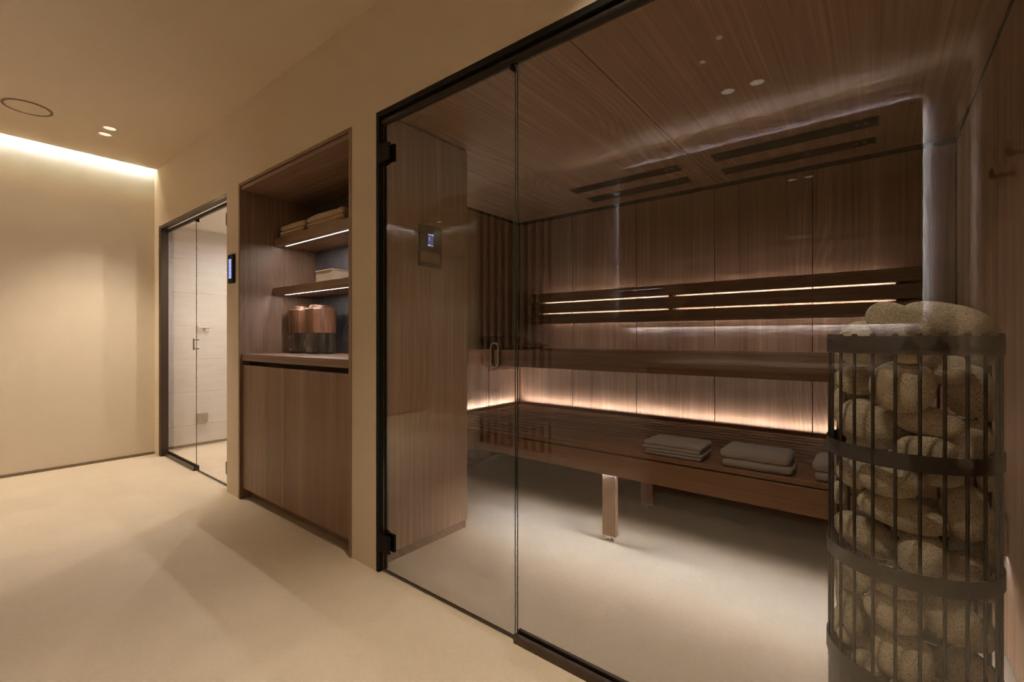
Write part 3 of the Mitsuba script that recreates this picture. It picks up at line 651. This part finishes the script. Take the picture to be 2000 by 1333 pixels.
part(key, 'wall_bracket', box(WX0 + 0.001, WX0 + 0.045, 1.673, WY - 0.02, 0.775, 0.836, 0.0015), 'm_bench')
for x in (-2.3, -1.2, -0.1):
    part(key, 'joist', box(x - 0.02, x + 0.02, 1.448, WY - 0.002, 0.872, 0.937), 'm_bench')
key = thing('headrest', 'slanted wooden headrest at the left end of the upper bench', 'headrest')
for i in range(5):
    yy = 1.56 + i * 0.085
    part(key, 'slat', trimesh.convex.convex_hull(np.array([(x, y_, z_) for y_ in (yy, yy + 0.077) for x, z_ in ((-2.545, 1.050), (-2.545, 1.066), (-2.165, 0.992), (-2.165, 0.978))])), 'm_bench')
for yy in (1.60, 1.90):
    part(key, 'wedge', trimesh.convex.convex_hull(np.array([(x, y_, z_) for y_ in (yy, yy + 0.02) for x, z_ in ((-2.54, 0.963), (-2.54, 1.048), (-2.175, 0.978), (-2.175, 0.963))])), 'm_bench')
key = thing('backrest', 'long dark backrest of three boards lit from behind, above the upper bench', 'backrest')
for z0, z1 in ((1.169, 1.250), (1.262, 1.343), (1.355, 1.430)):
    part(key, 'board', box(-2.42, 0.19, 2.015, 2.033, z0, z1, 0.0015), 'm_bench')
for x in (-2.315, -1.15, 0.10):
    part(key, 'bracket', box(x - 0.014, x + 0.014, 2.034, WY - 0.001, 1.20, 1.40), 'm_black')

# sauna light strips
led('led_strip', join(quad((WX0 + 0.05, WY - 0.056, 0.470), (WX1 - WX0 - 0.06, 0, 0), (0, 0.022, 0)), quad((WX0 + 0.022, 0.63, 0.470), (0.020, 0, 0), (0, WY - 0.70, 0))), BENCHC, POWER['bench'],
    'light strip behind the rear edge of the lower sauna bench', weight=3.0)
led('led_strip', face((-1.96, FY + 0.0235, 0.3575), (2.27, 0, 0), (0, 0.0065, -0.0022), (0, -0.3, -1)), UNDERC, POWER['under'], 'light strip under the front board of the lower sauna bench', weight=2.0)
led('led_strip', join(*[face((x, 2.036, z), (0, 0, 0.010), (w, 0, 0), (0, 1, 0)) for z in (1.236, 1.359) for x, w in ((-2.28, 1.11), (-1.13, 1.21))]), LEDC, POWER['backrest'],
    'light strip on the rear of the sauna backrest', weight=2.0)

# towels on the bench
z = 0.489
names4 = ('bottom', 'second-lowest', 'second-highest', 'topmost')
for i in range(4):
    towel(-0.885, -0.617, 0.905, 1.085, z + 0.0158 * i, (0.0155, 0.0155, 0.0155, 0.021)[i], 11 + i, 'm_towel_grey', f'{names4[i]} thin grey towel in the left pile of four on the low bench', 'grey towels in the left bench pile', (0.0, 0.006, -0.003, 0.002)[i], (0, 0.6, -0.5, 0.3)[i], rough=0.9, top=i == 3)
for k, x0, x1, lab in ((2, -0.535, -0.268, 'of the middle pile on the low bench'), (3, -0.195, 0.07, 'half hidden behind the stone heater')):
    for i in range(2):
        towel(x0, x1, 0.903, 1.09, z + 0.0378 * i, (0.0375, 0.044)[i], 10 * k + 1 + i, 'm_towel_grey', f"{('lower', 'upper')[i]} thick grey towel {lab}", ('', '', 'grey towels in the middle bench pile', 'grey towels behind the heater')[k], (0.004, -0.004)[i], (0.4, -0.4)[i], rough=0.8, top=i == 1)

# ------------------------------------------------------------------ sauna heater
HX, HY = 0.067, 0.411
key = thing('sauna_heater', 'tall round sauna heater, an open cage of dark bars filled with grey stones', 'sauna heater')
part(key, 'top_band', ring((HX, HY, 0), 0.1785, 0.1815, 1.009, 1.055, 96), 'm_iron', 40)
part(key, 'hoop_band', ring((HX, HY, 0), 0.1785, 0.1825, 0.728, 0.768, 96), 'm_iron', 40)
part(key, 'hoop_band', ring((HX, HY, 0), 0.1785, 0.1825, 0.440, 0.481, 96), 'm_iron', 40)
part(key, 'hoop_band', ring((HX, HY, 0), 0.1785, 0.1825, 0.155, 0.196, 96), 'm_iron', 40)
part(key, 'base_skirt', ring((HX, HY, 0), 0.172, 0.178, 0.0, 0.154, 96), 'm_iron', 40)
part(key, 'floor_plate', lathe([(0, 0.115), (0.171, 0.115), (0.171, 0.122), (0, 0.122)], (HX, HY, 0), 64), 'm_iron', 30)
for i in range(24):
    w = math.radians(-100 + 15 * i)
    x, y = HX + 0.1748 * math.cos(w), HY + 0.1748 * math.sin(w)
    part(key, 'bar', lathe([(0, 0.12), (0.0038, 0.12), (0.0038, 1.050), (0.0062, 1.050), (0.0062, 1.0575), (0.0045, 1.0605), (0, 1.0615)], (x, y, 0), 14), 'm_iron', 35)

STONE_BASE = trimesh.creation.icosphere(subdivisions=4)


def stone_mesh(seed):
    n = STONE_BASE.vertices
    rng = np.random.default_rng(seed)
    o = rng.random(3) * 50
    e = 2.25
    q = n / (np.abs(n) ** e).sum(1, keepdims=True) ** (1 / e)
    q = q * (1 + .16 * (meshkit.fbm(n * .9 + o, octaves=2) - .5))[:, None]
    return q * (1 - .02 * meshkit.fbm(n * 5 + o, octaves=2))[:, None]


ordinal = ('first', 'second', 'third', 'fourth', 'fifth', 'sixth', 'seventh', 'eighth', 'ninth', 'tenth', 'eleventh', 'twelfth')
tiers = {}
for i, s in enumerate(STONES):
    p = np.array(s[1:4])
    d = p - CAM
    u = 1000 + 895 * (d[0] * math.cos(YAW) + d[1] * math.sin(YAW)) / (d @ FWD)
    zz = p[2]
    if s[0] >= 100:
        t = 'back'
    elif zz > 1.02:
        t = 'heaped above the top rim'
    elif zz > 0.885:
        t = 'just below the top rim'
    elif zz > 0.748:
        t = 'just above the second hoop'
    elif zz > 0.605:
        t = 'just below the second hoop'
    elif zz > 0.46:
        t = 'just above the third hoop'
    elif zz > 0.315:
        t = 'just below the third hoop'
    else:
        t = 'just above the lowest hoop'
    tiers.setdefault(t, []).append((u, i))
text = {}
for t, lst in tiers.items():
    for k, (u, i) in enumerate(sorted(lst)):
        s = STONES[i]
        big = 'big' if max(s[4:7]) > 0.07 else ('small' if max(s[4:7]) < 0.045 else 'medium')
        form = 'long' if max(s[4:6]) > 1.45 * min(s[4:6]) else 'round'
        text[i] = ('grey granite stone buried deep at the back of the heater cage', 'stones at the back of the heater') if t == 'back' else \
            (f'{big} {form} grey heater stone {t}, {ordinal[k]} from the left there', 'granite stones in the heater')
for i, s in enumerate(STONES):
    v = stone_mesh(s[0]) * np.array(s[4:7]) * 0.987
    e1, e2 = np.array(s[7:10]), np.array(s[10:13])
    e3 = np.cross(e1, e2) * -1.0
    if s[0] < 100:
        d = np.array(s[1:4]) - CAM
        e3 = d / np.linalg.norm(d)
    W = v[:, :1] * e1 + v[:, 1:2] * e2 + v[:, 2:] * e3 + np.array(s[1:4])
    f = STONE_BASE.faces
    if np.dot(np.cross(e1, e2), e3) < 0:
        f = f[:, ::-1]
    solid('heater_stone', trimesh.Trimesh(W, f, process=False), 'm_stone', text[i][0], 'stone', text[i][1], smooth=True)
